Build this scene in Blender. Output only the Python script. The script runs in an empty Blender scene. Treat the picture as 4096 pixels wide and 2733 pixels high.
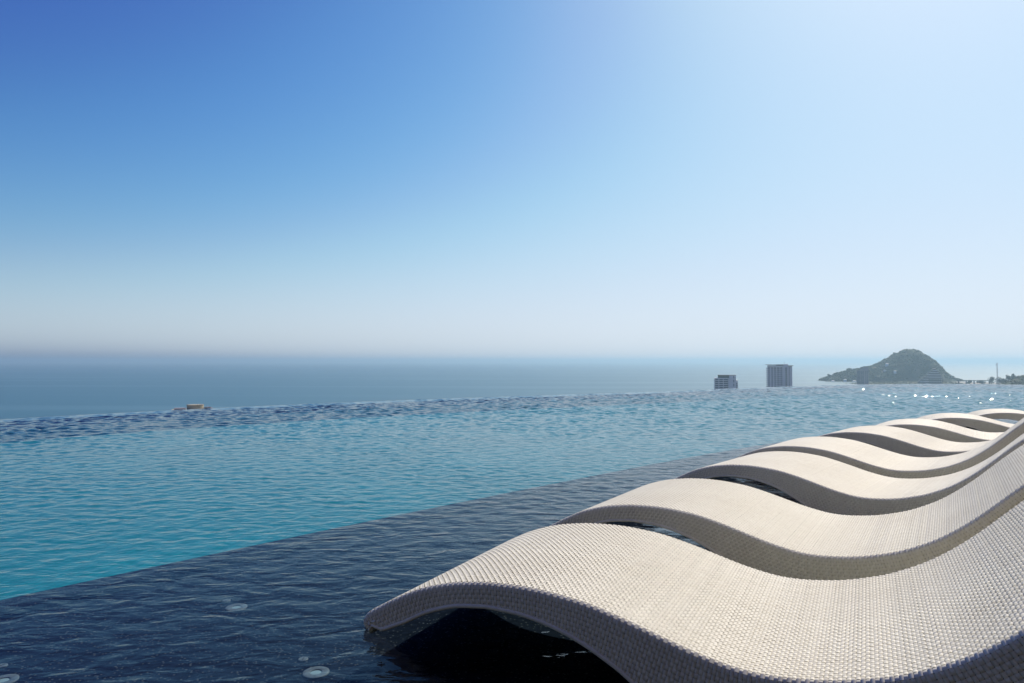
import bpy, math, random
import numpy as np

# ------------------------------------------------------------------ camera, sky, sun, exposure
scene = bpy.context.scene
col = scene.collection
PX = 2727.0                      # focal length of the photograph in its own pixels (4096 wide)
CAM_H = 0.72                     # eye height above the pool water (z = 0)
HORIZON = 1443.0
cam_data = bpy.data.cameras.new("camera")
cam = bpy.data.objects.new("camera", cam_data)
col.objects.link(cam)
cam_data.sensor_width = 36.0
cam_data.lens = PX / 4096 * 36
cam_data.clip_start = 0.05
cam_data.clip_end = 300000
PITCH = math.atan((HORIZON - 1366.5) / PX)
cam.location = (0, 0, CAM_H)
cam.rotation_euler = (math.pi / 2 + PITCH, 0, 0)
scene.camera = cam

SUN_AZ, SUN_EL = math.radians(37), math.radians(44)      # azimuth from +Y towards +X
world = bpy.data.worlds.new("World")
scene.world = world
world.use_nodes = True
wn, wl = world.node_tree.nodes, world.node_tree.links
bg = wn["Background"]
sky = wn.new("ShaderNodeTexSky")
sky.sky_type = 'NISHITA'
sky.sun_disc = False
sky.sun_elevation = SUN_EL
sky.sun_rotation = SUN_AZ
sky.altitude = 60
sky.air_density = 0.8
sky.dust_density = 0.85
sky.ozone_density = 3.0
# grade of the whole sky: deeper blue away from the sun, milky towards it
dn = wn.new("ShaderNodeVectorMath"); dn.operation = 'SCALE'; dn.inputs["Scale"].default_value = 0.10
up = wn.new("ShaderNodeVectorMath"); up.operation = 'SCALE'; up.inputs["Scale"].default_value = 10.0
gam = wn.new("ShaderNodeRGBCurve")
SKY_CURVES = [[(0, 0), (.10, .028), (.20, .11), (.30, .255), (.45, .42), (.65, .53), (1.0, .59)],
              [(0, 0), (.12, .045), (.19, .10), (.27, .23), (.38, .395), (.51, .555), (.75, .655), (1.0, .70)],
              [(0, 0), (.15, .20), (.25, .29), (.376, .39), (.50, .55), (.70, .71), (.87, .78), (1.0, .81)]]
for ci_, pts_ in enumerate(SKY_CURVES):
    cv = gam.mapping.curves[ci_]
    cv.points[0].location = pts_[0]; cv.points[1].location = pts_[-1]
    for q_ in pts_[1:-1]: cv.points.new(*q_)
gam.mapping.use_clip = False
gam.mapping.extend = 'HORIZONTAL'
gam.mapping.update()
wl.new(sky.outputs[0], dn.inputs[0])
wl.new(dn.outputs[0], gam.inputs["Color"])
# low in the sky the sea air greys every colour out, all the way round
tcw = wn.new("ShaderNodeTexCoord")
sep = wn.new("ShaderNodeSeparateXYZ"); wl.new(tcw.outputs["Generated"], sep.inputs[0])
m1 = wn.new("ShaderNodeMath"); m1.operation = 'MULTIPLY'; m1.inputs[1].default_value = -7.0
wl.new(sep.outputs["Z"], m1.inputs[0])
m2 = wn.new("ShaderNodeMath"); m2.operation = 'EXPONENT'; wl.new(m1.outputs[0], m2.inputs[0])
m3 = wn.new("ShaderNodeMath"); m3.operation = 'MULTIPLY'; m3.inputs[1].default_value = 1.0; m3.use_clamp = True
wl.new(m2.outputs[0], m3.inputs[0])
bw0 = wn.new("ShaderNodeRGBToBW"); wl.new(gam.outputs[0], bw0.inputs[0])
bw1 = wn.new("ShaderNodeMath"); bw1.operation = 'POWER'; bw1.inputs[1].default_value = 1.35; wl.new(bw0.outputs[0], bw1.inputs[0])
bw = wn.new("ShaderNodeMath"); bw.operation = 'MULTIPLY'; bw.inputs[1].default_value = 1.05; wl.new(bw1.outputs[0], bw.inputs[0])
tint = wn.new("ShaderNodeCombineColor")
for ch_, gain_, pow_ in (("Red", .97, 1.12), ("Green", 1.0, 1.0), ("Blue", 1.0, .80)):       # dim haze is bluer than bright haze
    pn_ = wn.new("ShaderNodeMath"); pn_.operation = 'POWER'; pn_.inputs[1].default_value = pow_; wl.new(bw.outputs[0], pn_.inputs[0])
    gn_ = wn.new("ShaderNodeMath"); gn_.operation = 'MULTIPLY'; gn_.inputs[1].default_value = gain_; wl.new(pn_.outputs[0], gn_.inputs[0])
    wl.new(gn_.outputs[0], tint.inputs[ch_])
mixh = wn.new("ShaderNodeMix"); mixh.data_type = 'RGBA'
wl.new(m3.outputs[0], mixh.inputs["Factor"])
wl.new(gam.outputs[0], mixh.inputs["A"]); wl.new(tint.outputs["Color"], mixh.inputs["B"])
wl.new(mixh.outputs["Result"], up.inputs[0])
wl.new(up.outputs[0], bg.inputs[0])
bg.inputs[1].default_value = 0.13

sun_data = bpy.data.lights.new("sun", 'SUN')
sun_data.energy = 4.7
sun_data.angle = math.radians(0.53)
sun_data.color = (1.0, 0.90, 0.74)
sun = bpy.data.objects.new("sun", sun_data)
col.objects.link(sun)
sun.rotation_euler = (math.pi / 2 - SUN_EL, 0, math.pi - SUN_AZ)
sun.location = (30, 27, 25)

scene.view_settings.view_transform = 'Standard'
scene.view_settings.look = 'None'
scene.view_settings.exposure = 0.0
scene.view_settings.gamma = 1.0
scene.view_settings.use_curve_mapping = False
scene.render.engine = 'CYCLES'
scene.cycles.max_bounces = 8
scene.cycles.transparent_max_bounces = 12
scene.cycles.volume_bounces = 0
scene.cycles.sample_clamp_indirect = 6.0
scene.cycles.caustics_reflective = False
scene.cycles.caustics_refractive = False
scene.cycles.use_denoising = True

rng = np.random.default_rng(7)
random.seed(7)
SEA_Z = -60.0


# ------------------------------------------------------------------ helpers
def ray(px, py):
    x = (px - 2048) / PX
    y = -(py - 1366.5) / PX
    c, s = math.cos(PITCH), math.sin(PITCH)
    return np.array([x, c - y * s, s + y * c])


def on_plane(px, py, z):
    r = ray(px, py)
    t = (z - CAM_H) / r[2]
    return np.array([0, 0, CAM_H]) + r * t


def at_depth(px, py, Y):
    r = ray(px, py)
    return np.array([0, 0, CAM_H]) + r * (Y / r[1])


def props(o, label=None, cat=None, group=None, kind=None):
    if label: o["label"] = label
    if cat: o["category"] = cat
    if group: o["group"] = group
    if kind: o["kind"] = kind
    return o


def mesh_data(name, v, f, mat=None, smooth=False):
    me = bpy.data.meshes.new(name)
    v = np.asarray(v, np.float32)
    if isinstance(f, np.ndarray):
        n, k = f.shape
        me.vertices.add(len(v))
        me.vertices.foreach_set("co", v.ravel())
        me.loops.add(n * k)
        me.loops.foreach_set("vertex_index", f.astype(np.int32).ravel())
        me.polygons.add(n)
        me.polygons.foreach_set("loop_start", np.arange(0, n * k, k, dtype=np.int32))
        me.polygons.foreach_set("loop_total", np.full(n, k, np.int32))
        me.update(calc_edges=True)
        me.validate()
    else:
        me.from_pydata([tuple(map(float, q)) for q in v], [], f)
        me.update()
    if smooth:
        me.polygons.foreach_set("use_smooth", np.ones(len(me.polygons), bool))
    if mat: me.materials.append(mat)
    return me


def link(name, me, parent=None):
    o = bpy.data.objects.new(name, me)
    col.objects.link(o)
    if parent is not None: o.parent = parent
    return o


def obj(name, v, f, mat, parent=None, smooth=False):
    return link(name, mesh_data(name, v, f, mat, smooth), parent)


def empty(name, loc, rz=0.0):
    o = bpy.data.objects.new(name, None)
    col.objects.link(o)
    o.location = loc
    o.rotation_euler = (0, 0, rz)
    o.empty_display_size = 0.2
    return o


def copy_tree(o, parent=None):
    c = o.copy()
    col.objects.link(c)
    if parent is not None: c.parent = parent
    for ch in [q for q in o.children]:
        copy_tree(ch, c)
    return c


class MB:
    """collects boxes, prisms and lathes for ONE mesh"""
    def __init__(self): self.v, self.f = [], []

    def box(self, x0, x1, y0, y1, z0, z1):
        b = len(self.v)
        self.v += [(x0, y0, z0), (x1, y0, z0), (x1, y1, z0), (x0, y1, z0), (x0, y0, z1), (x1, y0, z1), (x1, y1, z1), (x0, y1, z1)]
        self.f += [tuple(b + i for i in q) for q in ((0, 3, 2, 1), (4, 5, 6, 7), (0, 1, 5, 4), (1, 2, 6, 5), (2, 3, 7, 6), (3, 0, 4, 7))]
        return self

    def prism(self, poly, z0, z1):
        b, n = len(self.v), len(poly)
        self.v += [(p[0], p[1], z0) for p in poly] + [(p[0], p[1], z1) for p in poly]
        self.f += [tuple(range(b + n, b + 2 * n)), tuple(range(b + n - 1, b - 1, -1))]
        self.f += [(b + i, b + (i + 1) % n, b + n + (i + 1) % n, b + n + i) for i in range(n)]
        return self

    def lathe(self, prof, n=32, cx=0, cy=0, cap=True):
        b = len(self.v)
        for r, z in prof:
            for i in range(n):
                a = 2 * math.pi * i / n
                self.v.append((cx + r * math.cos(a), cy + r * math.sin(a), z))
        for k in range(len(prof) - 1):
            for i in range(n):
                j = (i + 1) % n
                self.f.append((b + k * n + i, b + k * n + j, b + (k + 1) * n + j, b + (k + 1) * n + i))
        if cap:
            self.f.append(tuple(b + (len(prof) - 1) * n + i for i in range(n)))
            self.f.append(tuple(b + i for i in range(n - 1, -1, -1)))
        return self

    def bar(self, p, q, w):
        p, q = np.array(p, float), np.array(q, float)
        d = q - p; d /= np.linalg.norm(d)
        a = np.cross(d, (0, 0, 1) if abs(d[2]) < .9 else (1, 0, 0)); a /= np.linalg.norm(a)
        c = np.cross(d, a)
        b = len(self.v)
        for e in (p, q):
            for s, t in ((-1, -1), (1, -1), (1, 1), (-1, 1)):
                self.v.append(tuple(e + a * s * w / 2 + c * t * w / 2))
        self.f += [tuple(b + i for i in q4) for q4 in ((0, 3, 2, 1), (4, 5, 6, 7), (0, 1, 5, 4), (1, 2, 6, 5), (2, 3, 7, 6), (3, 0, 4, 7))]
        return self

    def build(self, name, mat, parent=None, smooth=False):
        return obj(name, self.v, self.f, mat, parent, smooth)


def mat(name, color, rough=0.6, spec=0.5, metal=0.0):
    m = bpy.data.materials.new(name)
    m.use_nodes = True
    p = m.node_tree.nodes["Principled BSDF"]
    p.inputs["Base Color"].default_value = (*color, 1)
    p.inputs["Roughness"].default_value = rough
    p.inputs["Specular IOR Level"].default_value = spec
    p.inputs["Metallic"].default_value = metal
    return m


def noisy(name, c1, c2, scale, rough=0.6, detail=4, spec=0.5, bump=0.0, coord="Object", c3=None):
    m = mat(name, c1, rough, spec)
    n, l = m.node_tree.nodes, m.node_tree.links
    p = n["Principled BSDF"]
    tc = n.new("ShaderNodeTexCoord")
    t = n.new("ShaderNodeTexNoise")
    t.inputs["Scale"].default_value = scale
    t.inputs["Detail"].default_value = detail
    l.new(tc.outputs[coord], t.inputs["Vector"])
    r = n.new("ShaderNodeValToRGB")
    r.color_ramp.elements[0].position = .32
    r.color_ramp.elements[0].color = (*c1, 1)
    r.color_ramp.elements[1].position = .68
    r.color_ramp.elements[1].color = (*c2, 1)
    if c3:
        e = r.color_ramp.elements.new(.5); e.color = (*c3, 1)
    l.new(t.outputs["Fac"], r.inputs[0])
    l.new(r.outputs[0], p.inputs["Base Color"])
    if bump:
        b = n.new("ShaderNodeBump")
        b.inputs["Strength"].default_value = bump
        l.new(t.outputs["Fac"], b.inputs["Height"])
        l.new(b.outputs[0], p.inputs["Normal"])
    return m


# ------------------------------------------------------------------ materials
def water_material(name, tint, bump1, bump2, rough):
    m = bpy.data.materials.new(name)
    m.use_nodes = True
    n, l = m.node_tree.nodes, m.node_tree.links
    n.clear()
    out = n.new("ShaderNodeOutputMaterial")
    mix = n.new("ShaderNodeMixShader")
    tr = n.new("ShaderNodeBsdfTransparent")
    tr.inputs[0].default_value = (*tint, 1)
    gl = n.new("ShaderNodeBsdfGlossy")
    gl.inputs["Roughness"].default_value = rough
    tc = n.new("ShaderNodeTexCoord")
    mp = n.new("ShaderNodeMapping")
    mp.inputs["Scale"].default_value = (.75, 1.3, 1)
    mp.inputs["Rotation"].default_value = (0, 0, -.25)
    l.new(tc.outputs["Object"], mp.inputs["Vector"])
    prev = None
    for sc, st, dist in ((9.0, bump1, .012), (23.0, bump2, .005)):
        t = n.new("ShaderNodeTexNoise")
        t.inputs["Scale"].default_value = sc
        t.inputs["Detail"].default_value = 2.0
        t.inputs["Distortion"].default_value = .6
        l.new(mp.outputs[0], t.inputs["Vector"])
        b = n.new("ShaderNodeBump")
        b.inputs["Strength"].default_value = st
        b.inputs["Distance"].default_value = dist
        l.new(t.outputs["Fac"], b.inputs["Height"])
        if prev: l.new(prev.outputs[0], b.inputs["Normal"])
        prev = b
    lw = n.new("ShaderNodeLayerWeight")
    lw.inputs["Blend"].default_value = .5
    l.new(prev.outputs[0], lw.inputs["Normal"])
    l.new(prev.outputs[0], gl.inputs["Normal"])
    pw = n.new("ShaderNodeMath"); pw.operation = 'POWER'; pw.inputs[1].default_value = 5
    l.new(lw.outputs["Facing"], pw.inputs[0])
    ma = n.new("ShaderNodeMath"); ma.operation = 'MULTIPLY_ADD'
    ma.inputs[1].default_value = .98; ma.inputs[2].default_value = .02
    l.new(pw.outputs[0], ma.inputs[0])
    l.new(ma.outputs[0], mix.inputs[0])
    l.new(tr.outputs[0], mix.inputs[1])
    l.new(gl.outputs[0], mix.inputs[2])
    l.new(mix.outputs[0], out.inputs[0])
    return m


M_WATER = water_material("pool_water", (.86, .97, 1.0), .6, .4, .055)


def mosaic(name, c1, c2, c3, tile, rough=.35, fleck=None):
    """small glass mosaic: every tessera its own tone, thin grout lines"""
    m = mat(name, c1, .8, 0.0)
    n, l = m.node_tree.nodes, m.node_tree.links
    p = n["Principled BSDF"]
    tc = n.new("ShaderNodeTexCoord")
    br = n.new("ShaderNodeTexBrick")
    br.offset = 0; br.squash = 1
    br.inputs["Scale"].default_value = 1
    br.inputs["Brick Width"].default_value = tile
    br.inputs["Row Height"].default_value = tile
    br.inputs["Mortar Size"].default_value = tile * .05
    br.inputs["Color1"].default_value = (*c1, 1)
    br.inputs["Color2"].default_value = (*c2, 1)
    br.inputs["Mortar"].default_value = (*c3, 1)
    l.new(tc.outputs["Object"], br.inputs["Vector"])
    nz = n.new("ShaderNodeTexNoise")
    nz.inputs["Scale"].default_value = 1.1
    nz.inputs["Detail"].default_value = 5
    l.new(tc.outputs["Object"], nz.inputs["Vector"])
    mx = n.new("ShaderNodeMix"); mx.data_type = 'RGBA'; mx.blend_type = 'MULTIPLY'
    mx.inputs["Factor"].default_value = .45
    l.new(br.outputs["Color"], mx.inputs["A"])
    l.new(nz.outputs["Fac"], mx.inputs["B"])
    res = mx.outputs["Result"]
    if fleck:
        vo = n.new("ShaderNodeTexVoronoi")
        vo.inputs["Scale"].default_value = 75
        l.new(tc.outputs["Object"], vo.inputs["Vector"])
        lt = n.new("ShaderNodeMath"); lt.operation = 'LESS_THAN'; lt.inputs[1].default_value = .22
        l.new(vo.outputs["Distance"], lt.inputs[0])
        mx2 = n.new("ShaderNodeMix"); mx2.data_type = 'RGBA'
        l.new(lt.outputs[0], mx2.inputs["Factor"])
        l.new(res, mx2.inputs["A"])
        mx2.inputs["B"].default_value = (*fleck, 1)
        res = mx2.outputs["Result"]
    l.new(res, p.inputs["Base Color"])
    return m


M_SHELF = mosaic("dark_mosaic", (.015, .021, .034), (.009, .013, .022), (.011, .015, .024), .02, .6, (.065, .07, .075))
M_RIM = mosaic("rim_mosaic", (.020, .024, .034), (.014, .017, .025), (.015, .018, .025), .02, .6, (.07, .07, .08))
M_FLOOR = mosaic("teal_mosaic", (.012, .25, .295), (.008, .195, .235), (.02, .15, .18), .03, .4)
M_WEIR = mosaic("weir_mosaic", (.012, .018, .06), (.008, .012, .04), (.02, .03, .05), .02, .3)
M_CONC = noisy("concrete", (.30, .29, .27), (.42, .41, .38), .6, .85)


def wicker_material():
    m = mat("cream_wicker", (.78, .74, .66), .55, .22)
    n, l = m.node_tree.nodes, m.node_tree.links
    p = n["Principled BSDF"]
    tc = n.new("ShaderNodeTexCoord")
    r = n.new("ShaderNodeValToRGB")
    r.color_ramp.elements[0].position = .3; r.color_ramp.elements[0].color = (.67, .625, .515, 1)
    r.color_ramp.elements[1].position = .7; r.color_ramp.elements[1].color = (.79, .76, .655, 1)
    a = n.new("ShaderNodeTexNoise"); a.inputs["Scale"].default_value = 55; a.inputs["Detail"].default_value = 3
    l.new(tc.outputs["Object"], a.inputs["Vector"])
    b = n.new("ShaderNodeTexNoise"); b.inputs["Scale"].default_value = 4; b.inputs["Detail"].default_value = 3
    l.new(tc.outputs["Object"], b.inputs["Vector"])
    mx = n.new("ShaderNodeMath"); mx.operation = 'MULTIPLY_ADD'; mx.inputs[1].default_value = .45
    l.new(b.outputs["Fac"], mx.inputs[0])
    sc = n.new("ShaderNodeMath"); sc.operation = 'MULTIPLY'; sc.inputs[1].default_value = .55
    l.new(a.outputs["Fac"], sc.inputs[0])
    l.new(sc.outputs[0], mx.inputs[2])
    l.new(mx.outputs[0], r.inputs[0])
    oi = n.new("ShaderNodeObjectInfo")
    mr = n.new("ShaderNodeMapRange"); mr.inputs["To Min"].default_value = .93; mr.inputs["To Max"].default_value = 1.03
    l.new(oi.outputs["Random"], mr.inputs["Value"])
    mm = n.new("ShaderNodeMix"); mm.data_type = 'RGBA'; mm.blend_type = 'MULTIPLY'; mm.inputs["Factor"].default_value = 1
    l.new(r.outputs[0], mm.inputs["A"]); l.new(mr.outputs[0], mm.inputs["B"])
    l.new(mm.outputs["Result"], p.inputs["Base Color"])
    return m


M_WICKER = wicker_material()
M_CORE = noisy("dark_core", (.030, .028, .026), (.05, .046, .042), 20, .8, spec=.2)
M_STEEL = noisy("brushed_steel", (.075, .085, .09), (.12, .13, .135), 90, .5, spec=.2)
M_LENS = mat("frosted_lens", (.22, .28, .28), .4, .2)
M_LAMP = mat("pool_lamp_glass", (.55, .95, .98), .2)

# ------------------------------------------------------------------ pool outline
EDGE_PX = [(-700, 1716), (-350, 1696), (0, 1676), (350, 1656), (701, 1638), (1021, 1623.5), (1600, 1600), (2150, 1581), (2700, 1564), (2857, 1557),
           (3064, 1548.5), (3381, 1539), (3696, 1535), (3848, 1535.7), (4096, 1538.5), (4500, 1547)]
edge = np.array([on_plane(a, b, 0)[:2] for a, b in EDGE_PX])
# beyond the frame the rim closes round the terrace
edge = np.vstack([[(-9.5, -6.0), (-9.0, 1.0), (-8.2, 4.0)], edge, [(20.5, 14.5), (21.0, 6.0), (19.0, -6.0)]])


def densify(p, step):
    out = [p[0]]
    for a, b in zip(p[:-1], p[1:]):
        k = max(1, int(np.linalg.norm(b - a) / step))
        for i in range(1, k + 1): out.append(a + (b - a) * i / k)
    return np.array(out)


def smooth_line(p, it):
    p = p.copy()
    for _ in range(it):
        p[1:-1] = p[1:-1] * .5 + (p[:-2] + p[2:]) * .25
    return p


edge = smooth_line(densify(edge, .25), 30)
edge_closed = np.vstack([edge, densify(np.array([edge[-1], (19.0, -6.0), (-9.5, -6.0), edge[0]]), 1.0)[1:-1]])


def inset(p, d):
    t = np.gradient(p, axis=0)
    t /= np.linalg.norm(t, axis=1)[:, None] + 1e-9
    nrm = np.stack([t[:, 1], -t[:, 0]], 1)      # right of the walking direction = inside
    return p + nrm * d


def radial_max(az, poly):
    """distance from the origin to the closed outline along each azimuth"""
    out = np.full(len(az), 40.0)
    a, b = poly, np.roll(poly, -1, 0)
    for k, th in enumerate(az):
        d = np.array([math.sin(th), math.cos(th)])
        e = b - a
        den = d[0] * e[:, 1] - d[1] * e[:, 0]
        den = np.where(np.abs(den) < 1e-12, 1e-12, den)
        t = (a[:, 0] * e[:, 1] - a[:, 1] * e[:, 0]) / den
        s = (a[:, 0] * d[1] - a[:, 1] * d[0]) / den
        ok = (s >= 0) & (s <= 1) & (t > 0)
        if ok.any(): out[k] = t[ok].min()
    return out


# ------------------------------------------------------------------ pool water: one rippled sheet
NA, NB, NC = 70, 80, 45
NW = NA + NB + NC
lam = np.concatenate([np.exp(rng.uniform(math.log(.06), math.log(.34), NA)), np.exp(rng.uniform(math.log(.028), math.log(.08), NB)), np.exp(rng.uniform(math.log(.15), math.log(.40), NC))])
wdir = rng.normal(.10, .95, NW)
wgt = np.concatenate([np.exp(-((np.log(lam[:NA]) - math.log(.105)) / .55) ** 2), np.exp(-((np.log(lam[NA:NA + NB]) - math.log(.05)) / .6) ** 2), np.exp(-((np.log(lam[NA + NB:]) - math.log(.22)) / .4) ** 2)])
RMS_A, RMS_B = .105, .075
wgt[:NA] *= RMS_A / math.sqrt((wgt[:NA] ** 2).sum() / 2)
wgt[NA:NA + NB] *= RMS_B / math.sqrt((wgt[NA:NA + NB] ** 2).sum() / 2)
wgt[NA + NB:] *= .095 / math.sqrt((wgt[NA + NB:] ** 2).sum() / 2)      # longer wavelets out in the open pool
kx, ky = 2 * math.pi / lam * np.sin(wdir), 2 * math.pi / lam * np.cos(wdir)
amp = wgt * lam / (2 * math.pi)
ph = rng.uniform(0, 2 * math.pi, NW)
fine = np.radians(np.arange(-42, 42, .105))
coarse = np.radians(np.arange(42, 318, 2.0))
az = np.concatenate([fine, coarse])
rr = [.35]
while rr[-1] < 30:
    rr.append(rr[-1] + min(max(rr[-1] ** 2 / 1300, .014), .038))
rr = np.array(rr)
rmax = radial_max(az, edge_closed)
R = np.minimum(rr[:, None], rmax[None, :])
X = R * np.sin(az)[None, :]
Y = R * np.cos(az)[None, :]
spacing = np.maximum(R * math.radians(.105), np.clip(R ** 2 / 1300, .014, .038))
Zw = np.zeros_like(X)
for i in range(NW):
    fade = np.clip((lam[i] / spacing - 1.2) / 1.5, 0, 1)
    if i >= NA + NB: fade = fade * np.clip((R - 5.0) / 4.0, 0, 1)
    Zw += amp[i] * fade * np.sin(kx[i] * X + ky[i] * Y + ph[i])
calm = .12 + .88 * np.clip((R - 1.8) / 6.0, 0, 1)
slow = .85 + .22 * np.sin(.9 * X + 1.3 * Y + .6) * np.sin(1.1 * X - .7 * Y + 2.0) + .12 * np.sin(2.3 * X + 1.9 * Y)
Zw *= calm * slow * (1 + .7 * np.clip((R - 6) / 6, 0, 1) + .9 * np.exp(-((X - 9.2) ** 2 / 15 + (Y - 12) ** 2 / 18)))
Zw *= .25 + .75 * np.clip((rmax[None, :] - R) / .35, 0, 1)
lip = np.clip(1 - (rmax[None, :] - R) / .10, 0, 1)
Zw = Zw * (1 - lip) - .012 * lip ** 2
Zw[:, len(fine):] *= .3
nr, na = X.shape
V = np.stack([X, Y, Zw], 2).reshape(-1, 3)
idx = np.arange(nr * na).reshape(nr, na)
nxt = np.roll(idx, -1, 1)
quad = np.stack([idx[:-1], idx[1:], nxt[1:], nxt[:-1]], 2)
alive = (rr[:-1, None] < rmax[None, :]) | (rr[:-1, None] < np.roll(rmax, -1)[None, :])
quad = quad[alive]
V = np.vstack([V, [[0, 0, 0]]])
c0 = len(V) - 1
hub = [(int(idx[0, k]), int(nxt[0, k]), c0, c0) for k in range(na)]
used = np.unique(quad)
remap = np.full(len(V), -1); remap[used] = np.arange(len(used))
water = obj("pool_water", V[used], remap[quad][:, ::-1].copy(), M_WATER, None, True)
props(water, kind="structure")


# ------------------------------------------------------------------ pool shell
def loft(name, lines, material, kind=None, parent=None, smooth=False):
    """strip surface through several 3d polylines of equal length"""
    n = len(lines[0])
    v = np.vstack(lines)
    q = []
    for k in range(len(lines) - 1):
        a = k * n + np.arange(n - 1)
        q.append(np.stack([a, a + 1, a + n + 1, a + n], 1))
    o = obj(name, v, np.vstack(q), material, parent, smooth)
    if kind: props(o, kind=kind)
    return o


def z3(p, z): return np.column_stack([p, np.full(len(p), z)])


WEIR = 1.0
inner = smooth_line(inset(edge, WEIR), 20)
FLOOR_Z, SHELF_Z = -.19, -.12
# infinity-edge weir: outer face, wet top, inner wall
loft("infinity_edge", [z3(inset(edge, -.10), -3.0), z3(inset(edge, -.10), -.075), z3(inset(edge, -.02), -.04), z3(inner, -.05)],
     M_WEIR, "structure")
loft("pool_wall", [z3(inner, -.051), z3(inner, FLOOR_Z - .02)], M_FLOOR, "structure")

SHELF_PX = [(-500, 2503), (-250, 2447), (0, 2393.6), (319, 2326.6), (638, 2257), (957.5, 2190), (1276.6, 2127), (1400, 2094), (1672, 2039), (1945, 1987), (2200, 1936),
            (2450, 1886), (2700, 1838), (2950, 1794), (3200, 1754), (3450, 1717), (3700, 1682)]
shelf = np.array([on_plane(a, b, -.085)[:2] for a, b in SHELF_PX])
shelf = np.vstack([[shelf[0] + (shelf[0] - shelf[1]) * 12], shelf, [shelf[-1] + (3.0, 1.6), shelf[-1] + (8.0, 3.2)]])
shelf = smooth_line(densify(shelf, .12), 40)
RIMW = .11
rim_in = inset(shelf, RIMW)
# raised rim along the drop-off (inner side faces the shelf), then the riser to the deep floor
loft("shelf_rim", [z3(rim_in, SHELF_Z - .01), z3(rim_in, -.093), z3(inset(shelf, RIMW - .012), -.085), z3(inset(shelf, .012), -.085), z3(shelf, -.093), z3(shelf, FLOOR_Z - .02)],
     M_RIM, "structure")
# shelf floor: from the rim to behind the camera and beyond the loungers
far_side = np.column_stack([np.linspace(rim_in[0, 0] + 2, 20, len(rim_in)), np.full(len(rim_in), -6.0)])
far_side[:, 0] = np.maximum(far_side[:, 0], rim_in[:, 0])
loft("pool_shelf", [z3(rim_in, SHELF_Z), z3(rim_in * .5 + far_side * .5, SHELF_Z), z3(far_side, SHELF_Z)], M_SHELF, "structure")
fl_line = inner
props(obj("pool_floor", z3(fl_line, FLOOR_Z), [tuple(range(len(fl_line)))[::-1]], M_FLOOR), kind="structure")
# unseen wall added behind the camera to cut blue skylight and warm lounger sides
M_SHADE_WALL = noisy("shade_wall_brown", (.085, .075, .062), (.13, .115, .095), 1.5, .7)
hw = MB().box(-14, 24, -7.0, -6.1, -1.5, 11)
props(hw.build("unseen_shade_wall", M_SHADE_WALL), kind="structure")
# the roof terrace that carries the pool, down to the land
outline = [tuple(p) for p in inset(edge, .02)[::6]]
tb = MB(); tb.prism(outline[::-1], SEA_Z + 1.5, -1.6)
props(tb.build("terrace_block", M_CONC), kind="structure")

# ------------------------------------------------------------------ sea, land
M_SEA = mat("sea_water", (.013, .095, .13), .22, .5)
n, l = M_SEA.node_tree.nodes, M_SEA.node_tree.links
tc = n.new("ShaderNodeTexCoord")
nz = n.new("ShaderNodeTexNoise"); nz.inputs["Scale"].default_value = .12; nz.inputs["Detail"].default_value = 6
l.new(tc.outputs["Object"], nz.inputs["Vector"])
bp = n.new("ShaderNodeBump"); bp.inputs["Strength"].default_value = .35; bp.inputs["Distance"].default_value = 1.5
l.new(nz.outputs["Fac"], bp.inputs["Height"])
l.new(bp.outputs[0], n["Principled BSDF"].inputs["Normal"])
mp = n.new("ShaderNodeMapping"); mp.inputs["Scale"].default_value = (.0006, .006, 1); mp.inputs["Rotation"].default_value = (0, 0, .08)
l.new(tc.outputs["Object"], mp.inputs["Vector"])
nz2 = n.new("ShaderNodeTexNoise"); nz2.inputs["Scale"].default_value = 1; nz2.inputs["Detail"].default_value = 4
l.new(mp.outputs[0], nz2.inputs["Vector"])
rp = n.new("ShaderNodeMapRange"); rp.inputs["From Min"].default_value = .52; rp.inputs["From Max"].default_value = .66
rp.inputs["To Min"].default_value = .34; rp.inputs["To Max"].default_value = .29
l.new(nz2.outputs["Fac"], rp.inputs["Value"])
l.new(rp.outputs[0], n["Principled BSDF"].inputs["Roughness"])
S = 90000
props(obj("sea", [(-S, -3000, SEA_Z), (S, -3000, SEA_Z), (S, S, SEA_Z), (-S, S, SEA_Z)], [(0, 1, 2, 3)], M_SEA), kind="structure")
M_LAND = noisy("coast_ground", (.10, .11, .06), (.20, .17, .12), .02, .9)
land_poly = [(-2500, -2500), (3500, -2500), (3500, 1500), (1500, 1720), (1040, 1760), (860, 1700), (640, 1500), (420, 1180), (150, 900), (-300, 560), (-1200, 300), (-2500, 200)]
lb = MB(); lb.prism(land_poly, SEA_Z - .5, SEA_Z + 1.5)
props(lb.build("ground", M_LAND), kind="structure")
GZ = SEA_Z + 1.5


# ------------------------------------------------------------------ hill
def mpx(p): return np.array(p, float)


HILL_Y = 2040.0
hill_out = mpx([(3272, 1531), (3281, 1529), (3308, 1511), (3339, 1501), (3359, 1493), (3382, 1485), (3400, 1483), (3420, 1482), (3459, 1470), (3500, 1467), (3515, 1457), (3538, 1444),
                (3556, 1437), (3576, 1428), (3594, 1418), (3609, 1406), (3627, 1400), (3638, 1399), (3653, 1402), (3668, 1411), (3678, 1420), (3694, 1430), (3709, 1442), (3722, 1456),
                (3725, 1468), (3737, 1474), (3755, 1486), (3770, 1497), (3793, 1511), (3819, 1516), (3832, 1522), (3857, 1533), (3870, 1538)])
hx = (hill_out[:, 0] - 2048) / PX * HILL_Y
hz = CAM_H + (HORIZON - hill_out[:, 1]) / PX * HILL_Y - SEA_Z
gx = np.linspace(hx[0] - 6, hx[-1] + 6, 190)
H = np.interp(gx, hx, hz, left=-2, right=-2)
ty = np.linspace(-1, 1, 70)


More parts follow.
